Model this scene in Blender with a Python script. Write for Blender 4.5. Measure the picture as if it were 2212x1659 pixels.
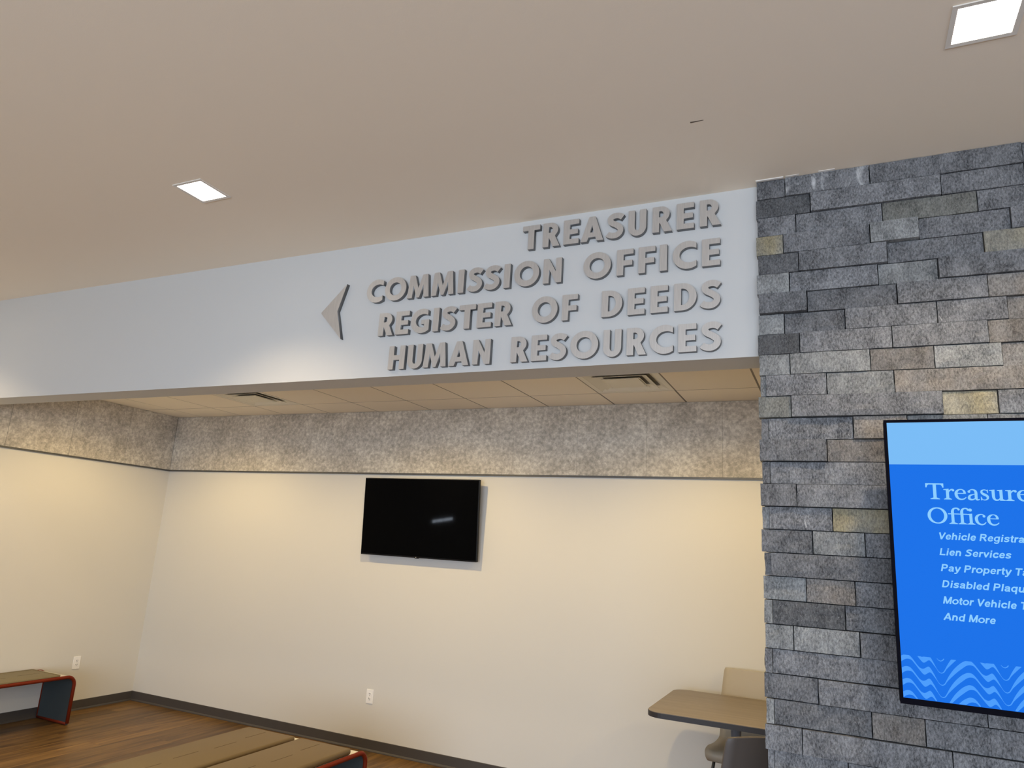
import bpy, bmesh, math, random
from mathutils import Vector, Matrix, noise

random.seed(7)
for o in list(bpy.data.objects):
    bpy.data.objects.remove(o, do_unlink=True)
SC = bpy.context.scene
COL = SC.collection

# ------------------------------------------------------------------ camera
YAW, PITCH, ROLL = -0.4431, 0.2281, 0.0614
FPX = 1518.08
CAM = Vector((0.461, -3.332, 1.8307))
cy_, sy_, cp_, sp_ = math.cos(YAW), math.sin(YAW), math.cos(PITCH), math.sin(PITCH)
fw = Vector((sy_*cp_, cy_*cp_, sp_))
r0 = Vector((cy_, -sy_, 0.0))
u0 = r0.cross(fw)
cr, sr = math.cos(ROLL), math.sin(ROLL)
rt = r0*cr + u0*sr
up = u0*cr - r0*sr
cd = bpy.data.cameras.new('camera')
cam = bpy.data.objects.new('camera', cd)
COL.objects.link(cam)
cd.sensor_fit = 'HORIZONTAL'
cd.sensor_width = 36.0
cd.lens = FPX/2212*36.0
cd.clip_start = 0.05
cam.matrix_world = Matrix(((rt.x, up.x, -fw.x, CAM.x), (rt.y, up.y, -fw.y, CAM.y), (rt.z, up.z, -fw.z, CAM.z), (0, 0, 0, 1)))
SC.camera = cam

# ------------------------------------------------------------------ room measures
XL, XS, XR = -6.5246, 0.1485, 5.0        # left wall, stone corner, lobby right wall
YB, YR = 2.3717, -8.0                    # alcove back wall, lobby rear wall
TH = 0.2111                              # fascia thickness
ZC, ZB, ZI = 3.6343, 2.7657, 3.0724      # lobby ceiling, fascia bottom, alcove ceiling
ZT, ZBS = 2.4496, 0.0932                 # felt band bottom, baseboard top
T0, CRY, TILE = -6.1391, 1.9343, 0.6096
XIR = 3.2                                # alcove right wall

# ------------------------------------------------------------------ world, daylight, exposure
w = bpy.data.worlds.new('world'); SC.world = w; w.use_nodes = True
w.node_tree.nodes['Background'].inputs[0].default_value = (0.55, 0.72, 1.0, 1)
w.node_tree.nodes['Background'].inputs[1].default_value = 0.6
def area(name, loc, rot, sx, sy, e, col):
    l = bpy.data.lights.new(name, 'AREA'); l.shape = 'RECTANGLE'; l.size = sx; l.size_y = sy
    l.energy = e; l.color = col
    o = bpy.data.objects.new(name, l); COL.objects.link(o); o.location = loc; o.rotation_euler = rot
    return o
area('window_daylight', (0.6, YR+0.12, 1.45), (math.radians(90), 0, 0), 7.6, 2.6, 425, (0.74, 0.85, 1.0))
SC.view_settings.view_transform = 'Standard'
SC.view_settings.look = 'None'
SC.view_settings.gamma = 1.0
SC.view_settings.use_curve_mapping = False
SC.view_settings.exposure = 0.0
SC.cycles.use_denoising = True
SC.cycles.max_bounces = 8
SC.cycles.diffuse_bounces = 5
SC.cycles.sample_clamp_indirect = 6.0

# ------------------------------------------------------------------ materials
def lin(c):
    return tuple(((v/255)/12.92 if v/255 <= 0.04045 else ((v/255+0.055)/1.055)**2.4) for v in c)
def mat(name, col, rough=0.6, metal=0.0, spec=0.5, noise_amt=0.0, noise_scale=8.0, bump=0.0, bump_scale=200.0, stretch=(1, 1, 1), detail=4.0, emit=None, estr=0.0, col2=None, rand=0.0, coat=0.0):
    m = bpy.data.materials.new(name); m.use_nodes = True
    nt = m.node_tree; N = nt.nodes; L = nt.links
    b = N['Principled BSDF']
    c = tuple(col)+(1,)
    b.inputs['Base Color'].default_value = c
    b.inputs['Roughness'].default_value = rough
    b.inputs['Metallic'].default_value = metal
    b.inputs['Specular IOR Level'].default_value = spec
    b.inputs['Coat Weight'].default_value = coat
    if emit:
        b.inputs['Emission Color'].default_value = tuple(emit)+(1,)
        b.inputs['Emission Strength'].default_value = estr
    tc = N.new('ShaderNodeTexCoord'); mp = N.new('ShaderNodeMapping'); mp.inputs['Scale'].default_value = stretch
    L.new(tc.outputs['Object'], mp.inputs['Vector'])
    src = None
    if noise_amt > 0 or col2:
        n = N.new('ShaderNodeTexNoise'); n.inputs['Scale'].default_value = noise_scale; n.inputs['Detail'].default_value = detail
        L.new(mp.outputs[0], n.inputs['Vector'])
        r = N.new('ShaderNodeValToRGB')
        a = noise_amt
        c2 = col2 if col2 else tuple(min(1, v*(1+a)) for v in col)
        c1 = col if col2 else tuple(v*(1-a) for v in col)
        r.color_ramp.elements[0].position = 0.33; r.color_ramp.elements[1].position = 0.67
        r.color_ramp.elements[0].color = tuple(c1)+(1,); r.color_ramp.elements[1].color = tuple(c2)+(1,)
        L.new(n.outputs['Fac'], r.inputs[0]); src = r.outputs[0]
    if rand > 0:
        oi = N.new('ShaderNodeObjectInfo'); mr = N.new('ShaderNodeMapRange')
        mr.inputs['To Min'].default_value = 1-rand; mr.inputs['To Max'].default_value = 1+rand
        L.new(oi.outputs['Random'], mr.inputs['Value'])
        hv = N.new('ShaderNodeHueSaturation'); L.new(mr.outputs[0], hv.inputs['Value'])
        hv.inputs['Color'].default_value = c
        if src: L.new(src, hv.inputs['Color'])
        src = hv.outputs[0]
    if src: L.new(src, b.inputs['Base Color'])
    if bump > 0:
        n2 = N.new('ShaderNodeTexNoise'); n2.inputs['Scale'].default_value = bump_scale; n2.inputs['Detail'].default_value = 3
        L.new(mp.outputs[0], n2.inputs['Vector'])
        bp = N.new('ShaderNodeBump'); bp.inputs['Strength'].default_value = bump; bp.inputs['Distance'].default_value = 0.002
        L.new(n2.outputs['Fac'], bp.inputs['Height']); L.new(bp.outputs[0], b.inputs['Normal'])
    return m
M = {}
M['paint'] = mat('wall_paint', (0.70, 0.685, 0.65), 0.75, spec=0.3, bump=0.10, bump_scale=260)
M['paint_fascia'] = mat('fascia_paint', (0.60, 0.612, 0.61), 0.7, spec=0.3, bump=0.08, bump_scale=260)
M['ceiling'] = mat('ceiling_paint', (0.92, 0.83, 0.70), 0.85, spec=0.2, bump=0.12, bump_scale=220)
M['white'] = mat('white_plastic', (0.93, 0.92, 0.91), 0.35)
M['dark_slot'] = mat('slot_dark', (0.03, 0.03, 0.03), 0.6)
M['tile'] = mat('ceiling_tile', (0.94, 0.87, 0.75), 0.9, spec=0.1, bump=0.25, bump_scale=350, rand=0.02)
M['tbar'] = mat('ceiling_grid', (0.24, 0.21, 0.165), 0.6)
M['vent'] = mat('vent_metal', (0.86, 0.83, 0.72), 0.5)
M['ventshade'] = mat('vent_shade', (0.22, 0.20, 0.17), 0.7)  # dark tone standing in for shade inside the diffuser recess
M['base'] = mat('baseboard_vinyl', (0.062, 0.055, 0.052), 0.5)
M['trim'] = mat('channel_trim', (0.10, 0.10, 0.10), 0.45, metal=0.3)
M['stone_core'] = mat('stone_backing', (0.02, 0.022, 0.026), 0.9)

def felt():
    m = mat('felt_panel', (0.3, 0.27, 0.24), 0.95, spec=0.1)
    nt = m.node_tree; N = nt.nodes; L = nt.links; b = N['Principled BSDF']
    tc = N.new('ShaderNodeTexCoord')
    gm = N.new('ShaderNodeNewGeometry')
    n1 = N.new('ShaderNodeTexNoise'); n1.inputs['Scale'].default_value = 30; n1.inputs['Detail'].default_value = 8; n1.inputs['Roughness'].default_value = 0.75
    n2 = N.new('ShaderNodeTexNoise'); n2.inputs['Scale'].default_value = 4.0; n2.inputs['Detail'].default_value = 4
    L.new(gm.outputs['Position'], n1.inputs['Vector']); L.new(gm.outputs['Position'], n2.inputs['Vector'])
    mx = N.new('ShaderNodeMath'); mx.operation = 'MULTIPLY_ADD'; mx.inputs[1].default_value = 0.35
    L.new(n2.outputs['Fac'], mx.inputs[0]); L.new(n1.outputs['Fac'], mx.inputs[2])
    r = N.new('ShaderNodeValToRGB'); e = r.color_ramp.elements
    e[0].position = 0.52; e[0].color = (0.36, 0.335, 0.29, 1)
    e[1].position = 0.83; e[1].color = (0.77, 0.73, 0.645, 1)
    x = r.color_ramp.elements.new(0.67); x.color = (0.54, 0.50, 0.44, 1)
    L.new(mx.outputs[0], r.inputs[0]); L.new(r.outputs[0], b.inputs['Base Color'])
    bp = N.new('ShaderNodeBump'); bp.inputs['Strength'].default_value = 0.3; bp.inputs['Distance'].default_value = 0.003
    L.new(n1.outputs['Fac'], bp.inputs['Height']); L.new(bp.outputs[0], b.inputs['Normal'])
    return m
M['felt'] = felt()

def wood(name, c1, c2, axis, rand):
    m = mat(name, c1, 0.42, spec=0.4)
    nt = m.node_tree; N = nt.nodes; L = nt.links; b = N['Principled BSDF']
    gm = N.new('ShaderNodeNewGeometry'); oi = N.new('ShaderNodeObjectInfo')
    mp = N.new('ShaderNodeMapping'); mp.inputs['Scale'].default_value = (14, 1.1, 14) if axis == 'y' else (1.1, 14, 14)
    L.new(gm.outputs['Position'], mp.inputs['Vector'])
    ml = N.new('ShaderNodeVectorMath'); ml.operation = 'ADD'
    cx = N.new('ShaderNodeCombineXYZ'); mm = N.new('ShaderNodeMath'); mm.operation = 'MULTIPLY'; mm.inputs[1].default_value = 40
    L.new(oi.outputs['Random'], mm.inputs[0]); L.new(mm.outputs[0], cx.inputs[0]); L.new(mm.outputs[0], cx.inputs[1])
    L.new(mp.outputs[0], ml.inputs[0]); L.new(cx.outputs[0], ml.inputs[1])
    n = N.new('ShaderNodeTexNoise'); n.inputs['Scale'].default_value = 1.6; n.inputs['Detail'].default_value = 6; n.inputs['Distortion'].default_value = 0.6
    L.new(ml.outputs[0], n.inputs['Vector'])
    r = N.new('ShaderNodeValToRGB'); e = r.color_ramp.elements
    e[0].position = 0.34; e[0].color = tuple(c2)+(1,); e[1].position = 0.66; e[1].color = tuple(c1)+(1,)
    L.new(n.outputs['Fac'], r.inputs[0])
    hv = N.new('ShaderNodeHueSaturation'); mr = N.new('ShaderNodeMapRange')
    mr.inputs['To Min'].default_value = 1-rand; mr.inputs['To Max'].default_value = 1+rand
    L.new(oi.outputs['Random'], mr.inputs['Value']); L.new(mr.outputs[0], hv.inputs['Value']); L.new(r.outputs[0], hv.inputs['Color'])
    L.new(hv.outputs[0], b.inputs['Base Color'])
    return m
M['plank'] = wood('floor_plank', (0.195, 0.108, 0.032), (0.085, 0.043, 0.012), 'y', 0.24)
M['floorfar'] = wood('floor_wood', (0.195, 0.108, 0.032), (0.085, 0.043, 0.012), 'y', 0.0)
M['tabletop'] = wood('table_laminate', (0.215, 0.180, 0.148), (0.18, 0.149, 0.12), 'x', 0.0)

def stone(name, c_lo, c_hi, tint=None, tint_amt=0.0, white=None):
    m = mat(name, c_lo, 0.55, spec=0.5)
    nt = m.node_tree; N = nt.nodes; L = nt.links; b = N['Principled BSDF']
    gm = N.new('ShaderNodeNewGeometry'); oi = N.new('ShaderNodeObjectInfo')
    cx = N.new('ShaderNodeVectorMath'); cx.operation = 'MULTIPLY_ADD'
    cx.inputs[1].default_value = (9, 9, 9)
    L.new(oi.outputs['Random'], cx.inputs[0]); L.new(gm.outputs['Position'], cx.inputs[2])
    mp = N.new('ShaderNodeMapping'); mp.inputs['Rotation'].default_value = (0, 0.55, 0); mp.inputs['Scale'].default_value = (1.55, 1.3, 0.8)
    L.new(cx.outputs[0], mp.inputs['Vector'])
    n1 = N.new('ShaderNodeTexNoise'); n1.inputs['Scale'].default_value = 100; n1.inputs['Detail'].default_value = 6; n1.inputs['Roughness'].default_value = 0.7
    n2 = N.new('ShaderNodeTexNoise'); n2.inputs['Scale'].default_value = 11; n2.inputs['Detail'].default_value = 5
    n3 = N.new('ShaderNodeTexNoise'); n3.inputs['Scale'].default_value = 420; n3.inputs['Detail'].default_value = 2
    for n in (n1, n2, n3): L.new(mp.outputs[0], n.inputs['Vector'])
    a = N.new('ShaderNodeMath'); a.operation = 'MULTIPLY_ADD'; a.inputs[1].default_value = 0.42
    L.new(n2.outputs['Fac'], a.inputs[0]); L.new(n1.outputs['Fac'], a.inputs[2])
    r = N.new('ShaderNodeValToRGB'); e = r.color_ramp.elements
    e[0].position = 0.53; e[0].color = tuple(c_lo)+(1,); e[1].position = 0.93; e[1].color = tuple(c_hi)+(1,)
    L.new(a.outputs[0], r.inputs[0])
    src = r.outputs[0]
    nf = N.new('ShaderNodeTexNoise'); nf.inputs['Scale'].default_value = 260; nf.inputs['Detail'].default_value = 1
    L.new(mp.outputs[0], nf.inputs['Vector'])
    rf = N.new('ShaderNodeMapRange'); rf.inputs['From Min'].default_value = 0.66; rf.inputs['From Max'].default_value = 0.76; rf.inputs['To Max'].default_value = 0.55
    L.new(nf.outputs['Fac'], rf.inputs['Value'])
    mf = N.new('ShaderNodeMix'); mf.data_type = 'RGBA'; L.new(rf.outputs[0], mf.inputs['Factor']); L.new(src, mf.inputs['A']); mf.inputs['B'].default_value = (0.52, 0.53, 0.54, 1)
    src = mf.outputs['Result']
    if tint:
        n4 = N.new('ShaderNodeTexNoise'); n4.inputs['Scale'].default_value = 6; n4.inputs['Detail'].default_value = 4
        L.new(mp.outputs[0], n4.inputs['Vector'])
        r4 = N.new('ShaderNodeValToRGB'); r4.color_ramp.elements[0].position = 0.38; r4.color_ramp.elements[1].position = 0.60
        L.new(n4.outputs['Fac'], r4.inputs[0])
        sm = N.new('ShaderNodeMath'); sm.operation = 'MULTIPLY'; sm.inputs[1].default_value = tint_amt
        L.new(r4.outputs[0], sm.inputs[0])
        mx = N.new('ShaderNodeMix'); mx.data_type = 'RGBA'; mx.blend_type = 'MULTIPLY'
        L.new(sm.outputs[0], mx.inputs['Factor']); L.new(src, mx.inputs['A']); mx.inputs['B'].default_value = tuple(tint)+(1,)
        src = mx.outputs['Result']
    # pale mineral veins / efflorescence
    n5 = N.new('ShaderNodeTexNoise'); n5.inputs['Scale'].default_value = 9 if not white else 11; n5.inputs['Detail'].default_value = 8; n5.inputs['Distortion'].default_value = 1.6
    L.new(mp.outputs[0], n5.inputs['Vector'])
    r5 = N.new('ShaderNodeValToRGB'); r5.color_ramp.elements[0].position = 0.72 if not white else 0.575; r5.color_ramp.elements[1].position = 0.80 if not white else 0.74
    L.new(n5.outputs['Fac'], r5.inputs[0])
    mw = N.new('ShaderNodeMix'); mw.data_type = 'RGBA'; L.new(r5.outputs[0], mw.inputs['Factor']); L.new(src, mw.inputs['A']); mw.inputs['B'].default_value = (0.62, 0.64, 0.66, 1)
    src = mw.outputs['Result']
    hv = N.new('ShaderNodeHueSaturation'); mr = N.new('ShaderNodeMapRange'); mr.inputs['To Min'].default_value = 0.82; mr.inputs['To Max'].default_value = 1.18
    L.new(oi.outputs['Random'], mr.inputs['Value']); L.new(mr.outputs[0], hv.inputs['Value']); L.new(src, hv.inputs['Color'])
    L.new(hv.outputs[0], b.inputs['Base Color'])
    # mica glitter
    r3 = N.new('ShaderNodeMapRange'); r3.inputs['From Min'].default_value = 0.4; r3.inputs['From Max'].default_value = 0.75
    r3.inputs['To Min'].default_value = 0.62; r3.inputs['To Max'].default_value = 0.22
    L.new(n3.outputs['Fac'], r3.inputs['Value']); L.new(r3.outputs[0], b.inputs['Roughness'])
    bp = N.new('ShaderNodeBump'); bp.inputs['Strength'].default_value = 0.9; bp.inputs['Distance'].default_value = 0.006
    L.new(n1.outputs['Fac'], bp.inputs['Height']); L.new(bp.outputs[0], b.inputs['Normal'])
    return m
M['sg'] = stone('stone_grey', (0.034, 0.038, 0.045), (0.31, 0.325, 0.35))
M['sd'] = stone('stone_dark', (0.022, 0.026, 0.031), (0.19, 0.20, 0.215))
M['sl'] = stone('stone_light', (0.085, 0.094, 0.10), (0.43, 0.45, 0.46))
M['sy'] = stone('stone_yellow', (0.15, 0.15, 0.135), (0.50, 0.48, 0.40), (1.0, 0.89, 0.60), 0.75)
M['sb'] = stone('stone_brown', (0.075, 0.073, 0.072), (0.36, 0.352, 0.345), (1.0, 0.91, 0.80), 0.7)
M['sw'] = stone('stone_chalky', (0.042, 0.047, 0.054), (0.32, 0.335, 0.36), white=True)
M['so'] = stone('stone_olive', (0.072, 0.076, 0.072), (0.34, 0.35, 0.325))

M['alu'] = mat('brushed_aluminium', (0.56, 0.54, 0.515), 0.42, metal=0.55, noise_amt=0.06, noise_scale=30, stretch=(9, 9, 0.4), bump=0.05, bump_scale=90)
M['alu_side'] = mat('shaded_letter_metal', (0.20, 0.205, 0.21), 0.5, metal=0.6)  # letter sides coloured darker than the faces to stand for their shade
M['black'] = mat('tv_black', (0.004, 0.004, 0.005), 0.4, spec=0.2)
M['screen_off'] = mat('tv_screen_off', (0.0008, 0.0008, 0.001), 0.04, spec=0.05)
M['bezel'] = mat('sign_bezel', (0.003, 0.003, 0.007), 0.5, spec=0.02)
def emis(name, rgb, s=1.0):
    m = mat(name, (0.0, 0.0, 0.0), 0.5, spec=0.04, emit=lin(rgb), estr=s); return m
M['scr_blue'] = emis('display_blue', (22, 113, 232))
M['scr_top'] = emis('display_pale_blue', (122, 188, 246))
M['scr_wave'] = emis('display_wave_blue', (76, 157, 252))
M['scr_text'] = emis('display_text', (142, 206, 255))
M['lens'] = mat('lamp_lens', (0.9, 0.9, 0.88), 0.4, emit=(1.0, 0.96, 0.88), estr=14.0)
M['lampframe'] = mat('lamp_flange', (0.80, 0.77, 0.71), 0.45)
M['red'] = mat('red_edge_piping', (0.15, 0.016, 0.003), 0.6, spec=0.2)
M['greyfelt'] = mat('bench_grey_panel', (0.05, 0.06, 0.063), 0.85, spec=0.2)
M['benchtop'] = mat('bench_top_laminate', (0.62, 0.60, 0.54), 0.5)
M['cushion'] = mat('tan_vinyl', (0.135, 0.093, 0.040), 0.5, spec=0.4, bump=0.1, bump_scale=300)
M['cushion_grey'] = mat('grey_tan_vinyl', (0.185, 0.155, 0.092), 0.55, spec=0.3, bump=0.1, bump_scale=300)
M['seam'] = mat('cushion_stitch', (0.07, 0.045, 0.02), 0.8)
M['stool_tan'] = mat('tan_shell', (0.43, 0.38, 0.30), 0.45)
M['stool_shaded'] = mat('shaded_shell', (0.095, 0.080, 0.072), 0.5)  # shade on the near stool's back put into a darker shell colour
M['blacksteel'] = mat('black_steel', (0.012, 0.012, 0.013), 0.35)
M['steel'] = mat('grey_steel', (0.30, 0.30, 0.33), 0.3, metal=0.35)
M['edge'] = mat('table_edge_band', (0.030, 0.027, 0.030), 0.5)
M['frame'] = mat('window_frame', (0.05, 0.05, 0.055), 0.4, metal=0.5)
def glass():
    m = bpy.data.materials.new('window_glass'); m.use_nodes = True
    b = m.node_tree.nodes['Principled BSDF']; b.inputs['Transmission Weight'].default_value = 1; b.inputs['Roughness'].default_value = 0.0; b.inputs['IOR'].default_value = 1.05
    return m
M['glass'] = glass()
M['reflectionglow'] = mat('tv_reflection_glow', (0.4, 0.5, 0.6), 0.3, emit=(0.75, 0.86, 1.0), estr=45.0)  # glow of the unseen strip added for the television's reflection
M['mark'] = mat('ceiling_scuff', (0.16, 0.13, 0.10), 0.8)
M['sealant'] = mat('white_sealant', (0.8, 0.79, 0.76), 0.6)

# ------------------------------------------------------------------ helpers
def link(name, me, m=None, parent=None, smooth=False):
    o = bpy.data.objects.new(name, me); COL.objects.link(o)
    if m is not None: me.materials.append(m)
    if parent is not None: o.parent = parent
    if smooth:
        for p in me.polygons: p.use_smooth = True
    return o
def bm_obj(name, bm, m=None, parent=None, smooth=False):
    me = bpy.data.meshes.new(name)
    bmesh.ops.recalc_face_normals(bm, faces=bm.faces)
    bm.to_mesh(me); bm.free()
    return link(name, me, m, parent, smooth)
def box_bm(bm, a, b, bev=0.0, seg=2):
    r = bmesh.ops.create_cube(bm, size=1.0)
    vs = r['verts']
    for v in vs:
        v.co = Vector(((a[0]+b[0])/2+v.co.x*(b[0]-a[0]), (a[1]+b[1])/2+v.co.y*(b[1]-a[1]), (a[2]+b[2])/2+v.co.z*(b[2]-a[2])))
    if bev > 0:
        es = list({e for v in vs for e in v.link_edges})
        bmesh.ops.bevel(bm, geom=es, offset=bev, segments=seg, affect='EDGES', profile=0.5)
def box(name, a, b, m=None, parent=None, bev=0.0, seg=2, smooth=False):
    bm = bmesh.new(); box_bm(bm, a, b, bev, seg)
    return bm_obj(name, bm, m, parent, smooth)
def struct(o):
    o['kind'] = 'structure'; return o
def tag(o, label, cat, group=None):
    o['label'] = label; o['category'] = cat
    if group: o['group'] = group
    return o
def thing(name, label, cat, loc, group=None, rz=0.0):
    o = bpy.data.objects.new(name, None); COL.objects.link(o); o.location = loc; o.rotation_euler = (0, 0, rz)
    o.empty_display_size = 0.1
    return tag(o, label, cat, group)
def poly_extrude(name, loops, depth, m, parent=None, m_side=None, axis='y'):
    """loops in (x,z); first outer, others holes; front face at y=-depth, back at y=0"""
    cu = bpy.data.curves.new(name+'_c', 'CURVE'); cu.dimensions = '2D'; cu.fill_mode = 'BOTH'; cu.extrude = depth/2
    for lp in loops:
        s = cu.splines.new('POLY'); s.points.add(len(lp)-1)
        for i, (x, z) in enumerate(lp): s.points[i].co = (x, z, 0, 1)
        s.use_cyclic_u = True
    t = bpy.data.objects.new('t', cu); COL.objects.link(t)
    dg = bpy.context.evaluated_depsgraph_get()
    me = bpy.data.meshes.new_from_object(t.evaluated_get(dg))
    bpy.data.objects.remove(t); bpy.data.curves.remove(cu)
    me.name = name
    for v in me.vertices:
        x, z, d = v.co; v.co = (x, -depth/2-d, z)
    bm = bmesh.new(); bm.from_mesh(me)
    bmesh.ops.remove_doubles(bm, verts=bm.verts, dist=1e-6)
    bmesh.ops.recalc_face_normals(bm, faces=bm.faces)
    bm.to_mesh(me); bm.free()
    me.materials.clear()
    o = link(name, me, m, parent)
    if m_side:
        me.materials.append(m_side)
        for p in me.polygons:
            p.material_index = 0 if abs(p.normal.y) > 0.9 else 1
    return o
def tube_bm(bm, pts, rad, seg=8, cap=True):
    pts = [Vector(p) for p in pts]; rings = []
    prev = None
    for i, p in enumerate(pts):
        d = (pts[min(i+1, len(pts)-1)]-pts[max(i-1, 0)]).normalized()
        ref = Vector((0, 0, 1)) if abs(d.z) < 0.9 else Vector((1, 0, 0))
        if prev is not None: a = (prev - d*prev.dot(d)).normalized()
        else: a = d.cross(ref).normalized()
        prev = a; b = d.cross(a)
        rr = rad[i] if isinstance(rad, (list, tuple)) else rad
        rings.append([bm.verts.new(p + a*rr*math.cos(2*math.pi*k/seg) + b*rr*math.sin(2*math.pi*k/seg)) for k in range(seg)])
    for i in range(len(rings)-1):
        for k in range(seg):
            bm.faces.new((rings[i][k], rings[i][(k+1) % seg], rings[i+1][(k+1) % seg], rings[i+1][k]))
    if cap:
        bm.faces.new(rings[0][::-1]); bm.faces.new(rings[-1])
def tube(name, pts, rad, m, parent=None, seg=8):
    bm = bmesh.new(); tube_bm(bm, pts, rad, seg); return bm_obj(name, bm, m, parent, True)
def spline(pts, n):
    out = []
    P = [pts[0]]+list(pts)+[pts[-1]]
    for i in range(1, len(P)-2):
        for k in range(n):
            t = k/n; q = []
            for c in range(len(pts[0])):
                a, b, c_, d = P[i-1][c], P[i][c], P[i+1][c], P[i+2][c]
                q.append(0.5*((2*b)+(c_-a)*t+(2*a-5*b+4*c_-d)*t*t+(3*b-a-3*c_+d)*t**3))
            out.append(tuple(q))
    out.append(tuple(pts[-1])); return out
def arc(cx, cz, rx, rz, a0, a1, n=14):
    return [(cx+rx*math.cos(math.radians(a0+(a1-a0)*i/n)), cz+rz*math.sin(math.radians(a0+(a1-a0)*i/n))) for i in range(n+1)]

# ------------------------------------------------------------------ shell of the place
# floors
FX0, FX1, FY0 = XL, 2.2, -1.2
floor = struct(box('floor', (XL-0.2, YR-0.2, -0.10), (XR+0.2, YB+0.2, -0.008), M['floorfar']))
PW = 0.178
plank_me = {}
def plank_mesh(l):
    k = round(l, 3)
    if k not in plank_me:
        bm = bmesh.new(); box_bm(bm, (0.0006, 0.0006, -0.007), (PW-0.0006, l-0.0006, 0.0))
        bmesh.ops.recalc_face_normals(bm, faces=bm.faces)
        me = bpy.data.meshes.new('plank'); bm.to_mesh(me); bm.free(); me.materials.append(M['plank']); plank_me[k] = me
    return plank_me[k]
x = FX0; i = 0
while x < FX1:
    y = YB - (0.0 if i % 3 == 0 else (0.41 if i % 3 == 1 else 0.82))
    segs = []
    if i % 3: segs.append((YB-(YB-y), YB-y, YB))
    cuts = [YB]
    yy = YB - (1.22 if i % 3 == 0 else (0.41 if i % 3 == 1 else 0.82))
    while yy > FY0-0.6:
        cuts.append(yy); yy -= 1.22
    for a, b in zip(cuts[:-1], cuts[1:]):
        o = bpy.data.objects.new('plank', plank_mesh(a-b)); COL.objects.link(o); o.location = (x, b, 0); o.parent = floor
    x += PW; i += 1

# lobby ceiling
ceil = struct(box('ceiling', (XL-0.2, YR-0.2, ZC), (XR+0.2, 0.35, ZC+0.15), M['ceiling']))
# fascia
fas = struct(box('wall_fascia', (XL, 0.0, ZB), (XIR, TH, ZC), M['paint_fascia']))
for p in fas.data.polygons: pass
# alcove walls
wb = struct(box('wall_back', (XL-0.15, YB, 0), (XIR+0.15, YB+0.15, 3.6), M['paint']))
wl = struct(box('wall_left', (XL-0.15, YR-0.15, 0), (XL, YB, ZC), M['paint']))
struct(box('wall_alcove_right', (XIR, TH, 0), (XIR+0.15, YB, 3.6), M['paint']))
# lobby right & rear walls
struct(box('wall_right', (XR, YR, 0), (XR+0.15, 0.2, ZC), M['paint']))
struct(box('wall_front_right', (2.45, 0.0, 0), (XR, TH, ZC), M['paint']))
WX0, WX1, WZ0, WZ1 = -3.2, 4.4, 0.12, 2.78
rear = struct(box('wall_rear', (XL, YR-0.15, 0), (WX0, YR, ZC), M['paint']))
box('wall_section', (WX1, YR-0.15, 0), (XR, YR, ZC), M['paint'], rear)
box('wall_section', (WX0, YR-0.15, 0), (WX1, YR, WZ0), M['paint'], rear)
box('wall_section', (WX0, YR-0.15, WZ1), (WX1, YR, ZC), M['paint'], rear)
bm = bmesh.new()
for k in range(6):
    xx = WX0+(WX1-WX0)*k/5
    box_bm(bm, (xx-0.03, YR-0.10, WZ0), (xx+0.03, YR-0.02, WZ1))
box_bm(bm, (WX0, YR-0.10, WZ0), (WX1, YR-0.02, WZ0+0.05)); box_bm(bm, (WX0, YR-0.10, WZ1-0.05), (WX1, YR-0.02, WZ1))
win = struct(bm_obj('window_1', bm, M['frame']))
for k in range(5):
    a = WX0+(WX1-WX0)*k/5; b = WX0+(WX1-WX0)*(k+1)/5
    box('pane', (a+0.03, YR-0.065, WZ0+0.05), (b-0.03, YR-0.055, WZ1-0.05), M['glass'], win)

# baseboards with toe
def prof_board(name, pts, m):
    """extruded profile: pts = list of (p0, p1, inward normal)"""
    p0, p1, n = pts
    prof = [(0.0, 0.0), (0.016, 0.0), (0.015, 0.006), (0.007, 0.018), (0.006, ZBS-0.003), (0.004, ZBS), (0.0, ZBS)]
    bm = bmesh.new()
    A = [bm.verts.new((p0[0]+n[0]*a, p0[1]+n[1]*a, z+0.0005)) for a, z in prof]
    B = [bm.verts.new((p1[0]+n[0]*a, p1[1]+n[1]*a, z+0.0005)) for a, z in prof]
    k = len(prof)
    for i in range(k): bm.faces.new((A[i], A[(i+1) % k], B[(i+1) % k], B[i]))
    bm.faces.new(A); bm.faces.new(B[::-1])
    return struct(bm_obj(name, bm, m))
prof_board('baseboard_back', ((XL, YB), (XIR, YB), (0, -1)), M['base'])
prof_board('baseboard_left', ((XL, YR), (XL, YB), (1, 0)), M['base'])

# felt band panels
for k in range(17):
    a = XL+0.012 if k == 0 else -5.832+0.607*(k-1)
    b = -5.832+0.607*k
    if a > XIR: break
    box('panel', (a+0.0005, YB-0.012, ZT+0.012), (min(b, XIR)-0.0005, YB-0.0005, ZI-0.002), M['felt'], wb, bev=0.0007, seg=1)
y = YB-0.013; k = 0
while y > 0.25:
    y2 = max(YB-0.605*(k+1), TH+0.001)
    box('panel', (XL+0.0005, y2+0.0012, ZT+0.012), (XL+0.012, y-0.0012, ZI-0.002), M['felt'], wl, bev=0.0007, seg=1)
    y = y2; k += 1
struct(box('trim_1', (XL, YB-0.016, ZT-0.004), (XIR, YB, ZT+0.010), M['trim']))
struct(box('trim_2', (XL, TH, ZT-0.004), (XL+0.016, YB-0.016, ZT+0.010), M['trim']))

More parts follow.
